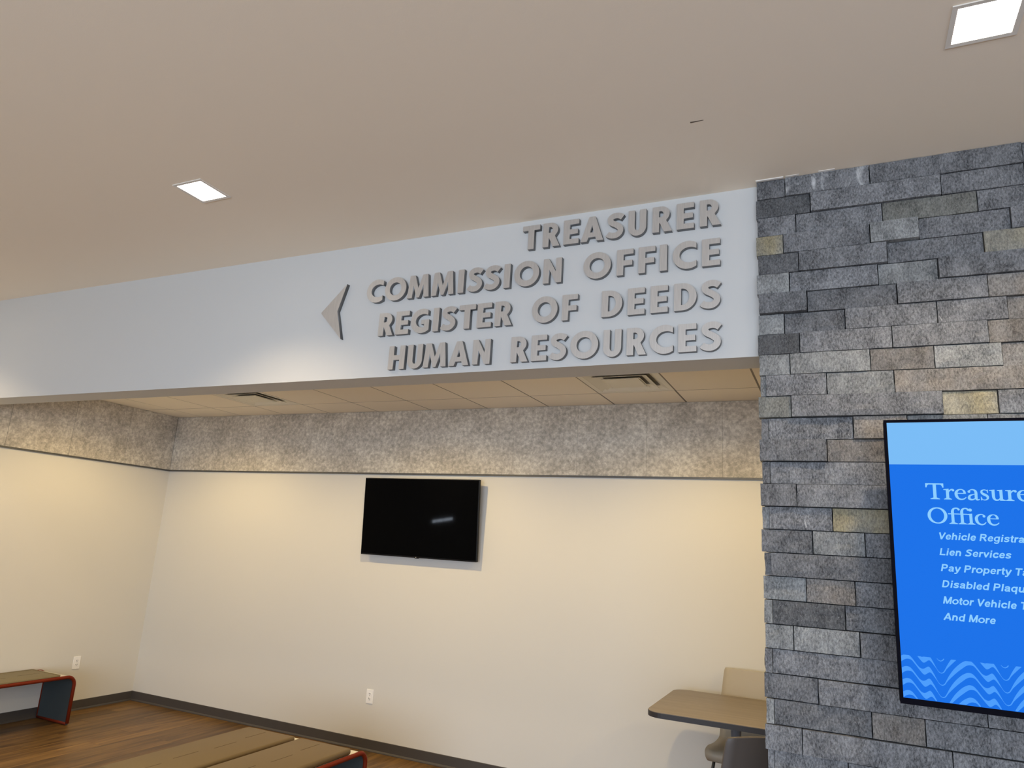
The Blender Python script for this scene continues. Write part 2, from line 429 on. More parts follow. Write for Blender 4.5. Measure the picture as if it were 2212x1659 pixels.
# alcove ceiling: deck, grid, tiles, diffusers
deck = struct(box('ceiling_alcove', (XL, TH, ZI+0.030), (XIR, YB, ZI+0.10), M['tbar']))
xs = [XL]+[T0+TILE*k for k in range(0, 16) if T0+TILE*k < XIR-0.1]+[XIR]
ys = [TH+0.002, CRY-2*TILE, CRY-TILE, CRY, YB]
G = 0.0105
bm = bmesh.new()
for xx in xs[1:-1]: box_bm(bm, (xx-0.0085, TH, ZI+0.0016), (xx+0.0085, YB, ZI+0.03))
for yy in ys[1:-1]: box_bm(bm, (XL, yy-0.0085, ZI+0.0013), (XIR, yy+0.0085, ZI+0.029))
bm_obj('grid', bm, M['tbar'], deck)
VENTS = [(2, 2), (8, 2)]
LIGHTS_IN = [(1, 1), (5, 1), (9, 1), (13, 1)]
for ci in range(len(xs)-1):
    for ri in range(len(ys)-1):
        if (ci-1, ri) in VENTS or (ci-1, ri) in LIGHTS_IN: continue
        gy = 0.0055
        box('tile', (xs[ci]+G*0.6, ys[ri]+gy, ZI), (xs[ci+1]-G*0.6, ys[ri+1]-gy, ZI+0.018), M['tile'], deck, bev=0.002, seg=1)
def vent(ci, ri, label):
    x0, x1, y0, y1 = T0+TILE*ci, T0+TILE*(ci+1), ys[ri], ys[ri+1]
    cx, cyy = (x0+x1)/2, (y0+y1)/2
    t = thing('air_diffuser', label, 'vent', (cx, cyy, ZI), 'ceiling air diffusers')
    def ring(name, ro, ri_, zo, zi, m, th=0.006):
        bm = bmesh.new(); c = [(-1, -1), (1, -1), (1, 1), (-1, 1)]
        q = []
        for (rr, zz) in ((ro, zo), (ri_, zi), (ri_, zi+th), (ro, zo+th)):
            q.append([bm.verts.new((a*rr, b*rr, zz)) for a, b in c])
        for j in range(4):
            for k in range(4):
                bm.faces.new((q[j][k], q[j][(k+1) % 4], q[(j+1) % 4][(k+1) % 4], q[(j+1) % 4][k]))
        return bm_obj(name, bm, m, t)
    ring('frame', 0.301, 0.262, 0.0, 0.002, M['vent'])
    ring('cone', 0.262, 0.215, 0.004, 0.024, M['vent'], 0.003)
    ring('louver', 0.205, 0.150, -0.002, 0.022, M['vent'], 0.003)
    ring('louver', 0.145, 0.128, -0.004, 0.004, M['vent'], 0.003)
    bm = bmesh.new(); box_bm(bm, (-0.13, -0.13, -0.004), (0.13, 0.13, 0.0), 0.001, 1); bm_obj('centre_plate', bm, M['vent'], t)
    bm = bmesh.new(); box_bm(bm, (-0.30, -0.30, 0.026), (0.30, 0.30, 0.029)); bm_obj('duct_shade_plate', bm, M['ventshade'], t)  # solid plate, recess shade put into its colour
    return t
vent(2, 2, 'square air diffuser in alcove ceiling nearer the left corner')
vent(8, 2, 'square air diffuser in alcove ceiling nearer the stone wall')
# trim angle at the back of the fascia
struct(box('trim_3', (XL, TH, ZB), (XIR, TH+0.004, ZI), M['paint']))

# ------------------------------------------------------------------ lamps
def downlight(x, y, z, label, energy, col, size=122, blend=0.75, half=0.0875, group='square recessed downlights'):
    t = thing('recessed_light', label, 'light', (x, y, z), group)
    bm = bmesh.new(); o_, i_ = half+0.018, half+0.001
    c = [(-1, -1), (1, -1), (1, 1), (-1, 1)]; q = []
    for rr, zz in ((o_, -0.0005), (o_, -0.005), (i_, -0.004), (i_, -0.0005)):
        q.append([bm.verts.new((a*rr, b*rr, zz)) for a, b in c])
    for j in range(4):
        for k in range(4): bm.faces.new((q[j][k], q[j][(k+1) % 4], q[(j+1) % 4][(k+1) % 4], q[(j+1) % 4][k]))
    bm_obj('flange', bm, M['lampframe'], t)
    bm = bmesh.new(); box_bm(bm, (-half, -half, -0.003), (half, half, -0.0006), 0.001, 1); bm_obj('lens', bm, M['lens'], t)
    l = bpy.data.lights.new('downlight_bulb', 'SPOT'); l.energy = energy; l.color = col; l.spot_size = math.radians(size); l.spot_blend = blend; l.shadow_soft_size = 0.06
    lo = bpy.data.objects.new('downlight_bulb', l); COL.objects.link(lo); lo.parent = t; lo.location = (0, 0, -0.012)
    return t
WARM = (1.0, 0.77, 0.50)
WARM2 = (1.0, 0.72, 0.30)
LOB = 135; INN = 120
downlight(-2.655, -0.885, ZC, 'square recessed ceiling light above the arrow, farther and smaller', LOB, WARM)
downlight(0.965, -0.895, ZC, 'square recessed ceiling light above the stone wall, near top corner', LOB, WARM)
for xx, yy, lb in [(-6.05, -0.89, 'square recessed lobby light beside the left wall, in the row by the fascia'), (4.585, -0.89, 'square recessed lobby light beyond the stone wall, rightmost by the fascia'), (-6.05, -4.5, 'square recessed lobby light beside the left wall, in the rear row'), (-2.655, -4.5, 'square recessed lobby light in the rear row, second from the left wall'), (0.965, -4.5, 'square recessed lobby light in the rear row, third from the left wall'), (4.585, -4.5, 'square recessed lobby light in the rear row, nearest the right wall')]:
    downlight(xx, yy, ZC, lb, LOB, WARM)
PLACE = ['nearest the left wall', 'in front of the television', 'above the table', 'behind the stone wall']
for (ci, ri), pl in zip(LIGHTS_IN, PLACE):
    cx = T0+TILE*(ci+0.5); cyy = (ys[ri]+ys[ri+1])/2
    box('tile', (cx-0.302, cyy-0.302, ZI), (cx+0.302, cyy+0.302, ZI+0.018), M['tile'], deck, bev=0.002, seg=1)
    downlight(cx, cyy, ZI, 'square recessed alcove ceiling light '+pl, INN, WARM2, size=164, blend=0.55, group='alcove downlights')

# ------------------------------------------------------------------ sign letters
S_SPINE = [(.63, .80), (.55, .86), (.46, .893), (.36, .90), (.245, .875), (.155, .80), (.15, .70), (.21, .62), (.33, .555), (.45, .475), (.54, .385), (.55, .27), (.48, .165), (.36, .105), (.22, .108), (.11, .145), (.035, .20)]
def ribbon_outline(sp, wd):
    L_, R_ = [], []
    for i in range(len(sp)):
        a = Vector(sp[max(i-1, 0)]); b = Vector(sp[min(i+1, len(sp)-1)]); d = (b-a).normalized(); n = Vector((-d.y, d.x))
        p = Vector(sp[i]); L_.append(tuple(p+n*wd/2)); R_.append(tuple(p-n*wd/2))
    return L_+R_[::-1]
GLY = {}
GLY['I'] = (.28, [[(0, 0), (.28, 0), (.28, 1), (0, 1)]])
GLY['T'] = (.74, [[(.24, 0), (.50, 0), (.50, .79), (.74, .79), (.74, 1), (0, 1), (0, .79), (.24, .79)]])
GLY['E'] = (.62, [[(0, 0), (.62, 0), (.62, .2), (.25, .2), (.25, .4), (.58, .4), (.58, .6), (.25, .6), (.25, .8), (.62, .8), (.62, 1), (0, 1)]])
GLY['F'] = (.62, [[(0, 0), (.25, 0), (.25, .37), (.58, .37), (.58, .57), (.25, .57), (.25, .8), (.62, .8), (.62, 1), (0, 1)]])
GLY['H'] = (.79, [[(0, 0), (.25, 0), (.25, .4), (.54, .4), (.54, 0), (.79, 0), (.79, 1), (.54, 1), (.54, .6), (.25, .6), (.25, 1), (0, 1)]])
GLY['U'] = (.67, [[(0, 1)]+arc(.335, .33, .335, .35, 180, 360, 20)+[(.67, 1), (.43, 1)]+arc(.335, .33, .095, .14, 360, 180, 12)+[(.24, 1)]])
GLY['D'] = (.77, [[(0, 0)]+arc(.28, .5, .49, .5, -90, 90, 22)+[(0, 1)], [(.24, .2)]+arc(.28, .5, .245, .3, -90, 90, 18)+[(.24, .8)]])
GLY['O'] = (1.06, [arc(.53, .5, .53, .525, 0, 354, 40), arc(.53, .5, .29, .29, 0, 352, 36)])
GLY['C'] = (.83, [arc(.53, .5, .53, .525, 55.5, 304.5, 28)+arc(.598, .5, .3576, .29, -49.5, -310.5, 24)])
GLY['G'] = (.875, [arc(.53, .5, .53, .525, 59, 310.5, 28)+[(.875, .54), (.50, .54), (.50, .36), (.64, .36)]+arc(.598, .5, .3576, .29, -83, -305, 24)])
GLY['S'] = (.70, [ribbon_outline(spline(S_SPINE, 4), .225)])
GLY['A'] = (.90, [[(0, 0), (.26, 0), (.315, .165), (.585, .165), (.64, 0), (.90, 0), (.57, 1), (.33, 1)], [(.375, .35), (.525, .35), (.45, .66)]])
GLY['M'] = (1.06, [[(0, 0), (.25, 0), (.29, .56), (.46, 0), (.60, 0), (.77, .56), (.81, 0), (1.06, 0), (.96, 1), (.72, 1), (.53, .42), (.34, 1), (.10, 1)]])
GLY['N'] = (.76, [[(0, 0), (.24, 0), (.24, .56), (.54, 0), (.76, 0), (.76, 1), (.52, 1), (.52, .45), (.22, 1), (0, 1)]])
GLY['R'] = (.71, [[(0, 0), (.25, 0), (.25, .36), (.27, .36), (.43, 0), (.72, 0), (.51, .44)]+arc(.32, .70, .32, .30, -42, 90, 16)+[(0, 1)], [(.24, .58)]+arc(.30, .70, .11, .12, -90, 90, 10)+[(.24, .82)]])
CAPH = 0.1425
LINES = [
 (3.4475, 'TREASURER', [(-1.097, .104), (-.974, .099), (-.852, .088), (-.753, .127), (-.608, .096), (-.490, .095), (-.362, .098), (-.238, .087), (-.122, .100)]),
 (3.2335, 'COMMISSION OFFICE', [(-2.132, .120), (-1.998, .152), (-1.835, .151), (-1.668, .151), (-1.491, .038), (-1.427, .097), (-1.319, .099), (-1.198, .038), (-1.135, .150), (-.960, .106), None, (-.730, .151), (-.547, .088), (-.432, .087), (-.322, .037), (-.257, .118), (-.112, .087)]),
 (3.0135, 'REGISTER OF DEEDS', [(-2.017, .104), (-1.895, .092), (-1.789, .125), (-1.637, .038), (-1.582, .098), (-1.467, .106), (-1.350, .090), (-1.238, .103), None, (-1.015, .148), (-.841, .087), None, (-.622, .110), (-.484, .088), (-.366, .087), (-.248, .110), (-.118, .097)]),
 (2.8005, 'HUMAN RESOURCES', [(-1.921, .112), (-1.789, .100), (-1.681, .153), (-1.513, .129), (-1.361, .109), None, (-1.127, .101), (-1.007, .089), (-.899, .096), (-.785, .151), (-.606, .094), (-.484, .098), (-.368, .116), (-.226, .087), (-.118, .098)]),
]
ORD = ['first', 'second', 'third', 'fourth', 'fifth', 'sixth', 'seventh', 'eighth', 'ninth', 'tenth']
for z0, txt, pos in LINES:
    word_start = 0
    for k, ch in enumerate(txt):
        if ch == ' ':
            word_start = k+1; continue
        word = txt[word_start:].split(' ')[0]
        gw, loops = GLY[ch]
        px, wd = pos[k]
        sx = wd/gw
        o = poly_extrude('sign_letter', [[(a*sx, b*CAPH) for a, b in lp] for lp in loops], 0.027, M['alu'], None, M['alu_side'])
        o.location = (px, -0.0003, z0)
        tag(o, 'brushed metal letter %s, %s letter of %s on the fascia' % (ch, ORD[k-word_start], word), 'letter', 'raised metal sign letters')
ar = poly_extrude('arrow_sign', [[(0, 0), (.182, .177), (.129, .001), (.179, -.183)]], 0.027, M['alu'], None, M['alu_side'])
ar.location = (-2.472, -0.0003, 3.198)
tag(ar, 'brushed metal arrowhead pointing left beside the sign words', 'arrow')

# ------------------------------------------------------------------ stone wall
HC = 0.0976
JO = [[0.281, 0.642, 1.219], [0.389, 0.916], [0.323, 0.684, 1.044], [0.266, 0.629, 0.819, 1.154], [0.33, 0.692, 1.052], [0.288, 0.652, 0.88], [0.36, 0.72, 1.05], [0.26, 0.512, 0.863, 1.112], [0.323, 0.69, 1.037], [0.28, 0.602, 0.84, 1.077], [0.175, 0.427, 0.688], [0.28, 0.857, 1.048], [0.181, 0.523, 0.725], [0.417], [0.183, 0.759], [0.291], [0.176, 0.427, 0.747], [0.347, 0.545], [0.18, 0.714], [0.316, 0.5], [0.181], [0.261, 0.508], [0.176, 0.69], [0.348, 0.918], [0.178, 0.536, 0.716], [0.283, 0.797], [0.174, 0.445]]
KIND = {(0, 0): 'sg', (0, 1): 'sw', (0, 2): 'sg', (1, 0): 'sd', (1, 1): 'sg', (1, 2): 'sg', (2, 0): 'sg', (2, 1): 'sg', (2, 2): 'so', (2, 3): 'sg', (3, 0): 'sy', (3, 1): 'sg', (3, 2): 'sl', (3, 3): 'sg', (3, 4): 'sg', (4, 0): 'sd', (4, 1): 'sg', (4, 2): 'sg', (4, 3): 'sy', (5, 0): 'sl', (5, 1): 'sg', (5, 2): 'sl', (5, 3): 'sg', (6, 0): 'sg', (6, 1): 'sg', (6, 2): 'sg', (6, 3): 'sb', (7, 0): 'sl', (7, 1): 'sg', (7, 2): 'sg', (7, 3): 'sg', (7, 4): 'sb', (8, 0): 'sd', (8, 1): 'sg', (8, 2): 'sg', (8, 3): 'sb', (9, 0): 'sl', (9, 1): 'sl', (9, 2): 'sb', (9, 3): 'sl', (9, 4): 'sb', (10, 1): 'sg', (10, 2): 'sl', (10, 3): 'sb', (11, 0): 'so', (11, 1): 'sg', (11, 2): 'sy', (11, 3): 'sg', (12, 1): 'sg', (12, 2): 'sb', (13, 0): 'sg', (13, 1): 'sb', (14, 1): 'sg', (15, 0): 'sg', (15, 1): 'sg', (16, 1): 'sg', (16, 2): 'sy', (17, 0): 'sg', (17, 1): 'sl', (17, 2): 'sg', (18, 1): 'sg', (19, 0): 'sl', (19, 1): 'sb', (19, 2): 'sg', (20, 1): 'sd', (21, 0): 'sl', (21, 1): 'sl', (21, 2): 'sg', (22, 1): 'sg', (23, 0): 'sg', (23, 1): 'sg', (24, 1): 'sg', (24, 2): 'sb', (24, 3): 'sg', (25, 0): 'sg', (25, 1): 'sg', (26, 1): 'sg', (26, 2): 'sg'}
SXR = 2.45
core = struct(box('wall_stone', (XS+0.045, -0.012, 0.0), (SXR, TH, ZC), M['stone_core']))
seed_i = [0]
def stone_obj(x0, x1, z0, z1, yf, yb, m, rough=0.005, face='front'):
    """a split-face stone: front (-y) face a bumpy grid; sides follow its outline"""
    seed_i[0] += 1; sd = seed_i[0]*3.7
    Lx = (x1-x0) if face == 'front' else (yb-yf)
    nx = max(3, int(Lx/0.032)); nz = 4
    bm = bmesh.new(); V = []
    g = 0.0019
    for j in range(nz+1):
        row = []
        for i in range(nx+1):
            u, v = i/nx, j/nz
            a = u*Lx; z = z0+g+(z1-z0-2*g)*v
            n = noise.noise(Vector((a*14+sd, sd, z*22))) + 0.5*noise.noise(Vector((a*45+sd, 3.1, z*60)))
            d = n*rough
            edge = min(1.0, min(i, nx-i, j, nz-j)*0.9)
            d = d*(0.45+0.55*edge) - (0.0 if edge else -0.0018)
            jx = noise.noise(Vector((z*40+sd, 7.0, a*9)))*0.0018 if i in (0, nx) else 0.0
            jz = noise.noise(Vector((a*20+sd, 11.0, z)))*0.0009 if j in (0, nz) else 0.0
            if face == 'front':
                row.append(bm.verts.new((x0+g+(Lx-2*g)*u+jx, yf+d, z+jz)))
            else:
                row.append(bm.verts.new((x0+d*1.3, yb-g-(Lx-2*g)*u+jx, z+jz)))
        V.append(row)
    for j in range(nz):
        for i in range(nx):
            bm.faces.new((V[j][i], V[j][i+1], V[j+1][i+1], V[j+1][i]))
    ring = V[0][:]+[V[j][nx] for j in range(1, nz+1)]+[V[nz][i] for i in range(nx-1, -1, -1)]+[V[j][0] for j in range(nz-1, 0, -1)]
    back = []
    for v in ring:
        c = v.co.copy()
        if face == 'front': c.y = yb
        else: c.x = x1
        back.append(bm.verts.new(c))
    k = len(ring)
    for i in range(k): bm.faces.new((ring[i], back[i], back[(i+1) % k], ring[(i+1) % k]))
    bm.faces.new(back)
    return bm_obj('stone', bm, m, core)
nrow = int(ZC/HC)+1
rng = random.Random(21)
for k in range(nrow):
    z1 = ZC-HC*k; z0 = max(ZC-HC*(k+1), 0.0)
    if z1-z0 < 0.03: continue
    if k < len(JO): js = list(JO[k])
    else:
        js = [0.177] if k % 2 == 0 else [rng.uniform(0.26, 0.36)]
        js.append(js[-1]+rng.uniform(0.25, 0.5))
    while js[-1] < SXR-0.5: js.append(round(js[-1]+rng.uniform(0.22, 0.58), 3))
    if SXR-js[-1] < 0.12: js.pop()
    edges = [XS]+js+[SXR]
    for i, (a, b) in enumerate(zip(edges[:-1], edges[1:])):
        kd = KIND.get((k, i))
        if kd is None:
            q = rng.random()
            kd = 'sg' if q < 0.80 else ('sd' if q < 0.88 else ('sl' if q < 0.94 else 'sb'))
        yf = -0.0525+rng.choice((-0.016, -0.008, -0.003, 0.0, 0.003, 0.008, 0.012))+rng.uniform(-0.002, 0.002)
        if i == 0 and b-a < 0.06:
            # end of a return stone turning the corner
            stone_obj(XS+rng.uniform(-.006, .004), b, z0, z1, yf+0.004, TH+0.02, M['sl' if rng.random() < .5 else 'sg'], 0.006, face='side')
        else:
            xa = a+rng.uniform(-.008, .004) if i == 0 else a
            stone_obj(xa, b, z0, z1, yf, -0.004, M[kd], 0.0075)
            if i == 0:
                stone_obj(XS+rng.uniform(0.0, .012), XS+0.046, z0, z1, -0.003, TH+0.02, M['sg'], 0.006, face='side')
# white sealant smears where the stone meets the ceiling
bm = bmesh.new()
for a, b, t in ((0.150, 0.275, 0.0045), (0.285, 0.345, 0.002), (0.43, 0.50, 0.0025)):
    box_bm(bm, (a, -0.0635, ZC-t), (b, -0.050, ZC-0.0002))
bm_obj('sealant', bm, M['sealant'], core)

# ------------------------------------------------------------------ display on the stone wall
SX0, SX1, SZ0, SZ1 = 0.6322, 1.262, 1.3528, 2.4252
YFR = -0.151
off = Vector(((SX0+SX1)/2, -0.10, SZ0))
tv = thing('wall_display', 'lit blue directory display hanging on the grey stone wall', 'display', (0.9299, -0.2144, 1.3697))
tv.scale = (0.9646, 0.9646, 0.9646)      # panel about 1.03 m tall, held 0.2 m off the stone by its arm
def rel(o, base=off):
    o.location = o.location - base; return o
rel(box('casing', (SX0, YFR+0.004, SZ0), (SX1, -0.095, SZ1), M['bezel'], tv, bev=0.004))
rel(box('rear_housing', (SX0+0.06, -0.095, SZ0+0.15), (SX1-0.06, -0.066, SZ1-0.15), M['bezel'], tv, bev=0.006))
rel(box('mount_arm', ((SX0+SX1)/2-0.09, -0.066, SZ0+0.40), ((SX0+SX1)/2+0.09, 0.052, SZ0+0.66), M['bezel'], tv, bev=0.006))
px0, px1, pz0, pz1 = 0.6432, 1.251, 1.3744, 2.4139
bm = bmesh.new()
box_bm(bm, (SX0, YFR-0.001, SZ0), (px0, YFR+0.006, SZ1)); box_bm(bm, (px1, YFR-0.001, SZ0), (SX1, YFR+0.006, SZ1))
box_bm(bm, (px0, YFR-0.001, SZ0), (px1, YFR+0.006, pz0)); box_bm(bm, (px0, YFR-0.001, pz1), (px1, YFR+0.006, SZ1))
rel(bm_obj('bezel', bm, M['bezel'], tv))
scr = rel(box('screen', (px0, YFR+0.0015, pz0), (px1, YFR+0.0045, 2.245), M['scr_blue'], tv))
rel(box('header_band', (px0, YFR+0.0015, 2.245), (px1, YFR+0.0045, pz1), M['scr_top'], tv))
# waves: upper and lower outline of one band over one period, (x, z) on the screen
UW = [(0.7719, 1.3922), (0.78, 1.3981), (0.7953, 1.4262), (0.8124, 1.4513), (0.8329, 1.4727), (0.8489, 1.4835), (0.8585, 1.4863), (0.8696, 1.4835), (0.88, 1.4723), (0.8917, 1.4552), (0.9002, 1.445), (0.9091, 1.441), (0.9167, 1.443), (0.9283, 1.4507), (0.9353, 1.4465), (0.9449, 1.4294), (0.9572, 1.4027), (0.9644, 1.3940), (0.9701, 1.3922)]
LW = [(0.7719, 1.4313), (0.7807, 1.4358), (0.7892, 1.4484), (0.8038, 1.4649), (0.8223, 1.484), (0.8386, 1.4985), (0.8527, 1.5097), (0.8643, 1.5131), (0.8754, 1.5103), (0.8857, 1.498), (0.9008, 1.477), (0.911, 1.4649), (0.9164, 1.4631), (0.9222, 1.4663), (0.9319, 1.4731), (0.939, 1.4694), (0.9521, 1.4507), (0.9617, 1.4357), (0.9701, 1.4313)]
DZ = 0.0420
PER = 0.1982
Us = spline(UW, 6); Ls = spline([(a, b-DZ) for a, b in LW], 6)
def ev(tab, x):
    x = 0.7719+((x-0.7719) % PER)
    for (a, b), (c, d) in zip(tab[:-1], tab[1:]):
        if a <= x <= c+1e-9: return b+(d-b)*(x-a)/max(c-a, 1e-9)
    return tab[-1][1]
ZCLIP = 1.5262
for band in range(-3, 5):
    n = 260; cols = []
    runs = []
    for i in range(n+1):
        x = px0+0.0006+(px1-px0-0.0012)*i/n
        t = min(ev(Us, x)+band*DZ, ZCLIP); b = max(ev(Ls, x)+band*DZ, pz0+0.001)
        if t-b > 0.0001: cols.append((x, b, t))
        else:
            if len(cols) > 1: runs.append(cols)
            cols = []
    if len(cols) > 1: runs.append(cols)
    for cols in runs:
        bm = bmesh.new()
        lo = [bm.verts.new((x, 0, b)) for x, b, t in cols]; hi = [bm.verts.new((x, 0, t)) for x, b, t in cols]
        for a in range(len(cols)-1): bm.faces.new((lo[a], lo[a+1], hi[a+1], hi[a]))
        o = bm_obj('wave', bm, M['scr_wave'], tv); o.location = Vector((0, YFR+0.0011, 0))-off
# serif heading drawn from strokes
def shapes_mesh(name, shapes, m, parent, x0, z0, sc, y):
    bm = bmesh.new()
    for s in shapes:
        if s[0] == 'p':
            bm.faces.new([bm.verts.new((x0+a*sc, y, z0+b*sc)) for a, b in s[1]])
        elif s[0] == 'd':
            cx, cz, r = s[1]
            bm.faces.new([bm.verts.new((x0+(cx+r*math.cos(t*math.pi/10))*sc, y, z0+(cz+r*math.sin(t*math.pi/10))*sc)) for t in range(20)])
        else:
            sp = spline([(p[0], p[1], p[2]) for p in s[1]], 8)
            if s[0] == 'ring': sp = s[1]
            Lp, Rp = [], []
            for i in range(len(sp)):
                if s[0] == 'ring':
                    a, b = sp[(i-1) % len(sp)], sp[(i+1) % len(sp)]
                else:
                    a, b = sp[max(i-1, 0)], sp[min(i+1, len(sp)-1)]
                d = Vector((b[0]-a[0], b[1]-a[1])).normalized(); nn = Vector((-d.y, d.x)); p = Vector(sp[i][:2]); hw = sp[i][2]/2
                q = p+nn*hw; r = p-nn*hw
                Lp.append(bm.verts.new((x0+q.x*sc, y, z0+q.y*sc))); Rp.append(bm.verts.new((x0+r.x*sc, y, z0+r.y*sc)))
            cnt = len(sp) if s[0] == 'ring' else len(sp)-1
            for i in range(cnt):
                j = (i+1) % len(sp); bm.faces.new((Lp[i], Lp[j], Rp[j], Rp[i]))
    for f in bm.faces:
        f.normal_update()
        if f.normal.y > 0: f.normal_flip()
    me = bpy.data.meshes.new(name); bm.to_mesh(me); bm.free()
    return link(name, me, m, parent)
def rect(a, b, c, d): return ('p', [(a, b), (c, b), (c, d), (a, d)])
def foot(a, b, s0, s1): return [rect(a, 0, b, .045), ('p', [(a+.04, .045), (s0, .045), (s0, .11)]), ('p', [(s1, .045), (b-.04, .045), (s1, .11)])]
def flag(x, s0, s1): return [('p', [(x, .595), (s0, .585), (s1, .585), (s1, .675), (s0+.03, .66), (x, .64)])]
def ringpts(cx, cz, rx, rz, wh, wv, n=40):
    return [(cx+rx*math.cos(2*math.pi*i/n), cz+rz*math.sin(2*math.pi*i/n), wv+(wh-wv)*abs(math.cos(2*math.pi*i/n))**1.3) for i in range(n)]
SER = {
 'T': [rect(0, .925, 1, 1), ('p', [(0, .93), (0, .74), (.07, .74), (.09, .84), (.17, .925)]), ('p', [(1, .93), (.83, .925), (.91, .84), (.93, .74), (1, .74)]), rect(.41, 0, .59, .95)]+foot(.24, .76, .41, .59),
 'r': [rect(.13, 0, .29, .62)]+foot(0, .43, .13, .29)+flag(0, .13, .29)+[('s', [(.26, .43, .05), (.32, .55, .07), (.42, .62, .085), (.53, .615, .10)]), ('d', (.52, .585, .07))],
 'e': [('s', [(.555, .385, .13), (.52, .53, .12), (.44, .62, .07), (.32, .645, .055), (.19, .59, .10), (.095, .46, .15), (.085, .32, .165), (.12, .18, .15), (.21, .07, .11), (.34, .025, .085), (.47, .05, .07), (.56, .11, .055), (.61, .17, .05)]), rect(.10, .375, .60, .425)],
 'a': [('s', [(.40, .30, .05), (.43, .26, .05), (.40, .12, .05), (.30, .04, .075), (.19, .025, .10), (.09, .07, .13), (.075, .16, .14), (.12, .26, .11), (.24, .325, .065), (.36, .36, .05), (.45, .40, .045)]), ('s', [(.45, .30, .15), (.45, .14, .15), (.47, .05, .12), (.54, .02, .075), (.63, .06, .05)]), ('s', [(.45, .28, .15), (.455, .45, .15), (.42, .57, .13), (.33, .635, .08), (.22, .64, .06), (.12, .59, .06), (.08, .53, .08)]), ('d', (.09, .515, .075))],
 's': [('s', [(.40, .50, .03), (.37, .59, .04), (.30, .635, .055), (.20, .64, .06), (.10, .58, .10), (.09, .47, .12), (.17, .385, .145), (.29, .32, .15), (.38, .24, .14), (.39, .13, .11), (.31, .04, .065), (.20, .02, .055), (.11, .06, .04), (.06, .17, .03)]), ('p', [(.355, .64), (.40, .66), (.425, .66), (.425, .45), (.395, .45)]), ('p', [(.03, -.01), (.055, -.01), (.10, .03), (.06, .22), (.03, .22)])],
 'u': [('s', [(.21, .64, .16), (.21, .40, .16), (.215, .20, .155), (.27, .07, .12), (.37, .03, .08), (.48, .06, .07), (.56, .16, .06)]), rect(.53, .0, .69, .66)]+flag(0, .13, .29)+[('p', [(.41, .60), (.53, .585), (.69, .585), (.69, .675), (.41, .645)]), rect(.56, 0, .82, .045), ('p', [(.69, .045), (.78, .045), (.69, .10)])],
 'O': [('ring', ringpts(.535, .50, .455, .475, .175, .065))],
 'f': [rect(.17, 0, .33, .72)]+foot(.04, .50, .17, .33)+[rect(0, .60, .52, .655), ('s', [(.25, .62, .16), (.25, .78, .155), (.30, .92, .12), (.41, .985, .075), (.53, .975, .085), (.60, .92, .10)]), ('d', (.59, .915, .065))],
 'i': [rect(.13, 0, .29, .64)]+foot(0, .42, .13, .29)+flag(0, .13, .29)+[('d', (.20, .90, .095))],
 'c': [('s', [(.50, .53, .10), (.46, .61, .07), (.35, .645, .06), (.21, .60, .10), (.10, .47, .15), (.085, .33, .165), (.12, .18, .15), (.21, .07, .11), (.34, .025, .085), (.46, .05, .07), (.53, .11, .055), (.58, .17, .05)]), ('d', (.495, .535, .075))],
}
def serif_line(chars, z0, sc, name):
    bmj = None
    objs = []
    for ch, x0 in chars:
        objs.append(shapes_mesh(name, SER[ch], M['scr_text'], tv, x0-off.x, z0-off.z, sc, YFR+0.0009-off.y))
    return objs
serif_line([('T', .7636), ('r', .8235), ('e', .8595), ('a', .9016), ('s', .9421), ('u', .9717), ('r', 1.0226), ('e', 1.0583), ('r', 1.1000)], 2.1108, .0610, 'heading_letter')
serif_line([('O', .7648), ('f', .8326), ('f', .8628), ('i', .8935), ('c', .9185), ('e', .9573)], 2.0185, .0605, 'heading_letter')
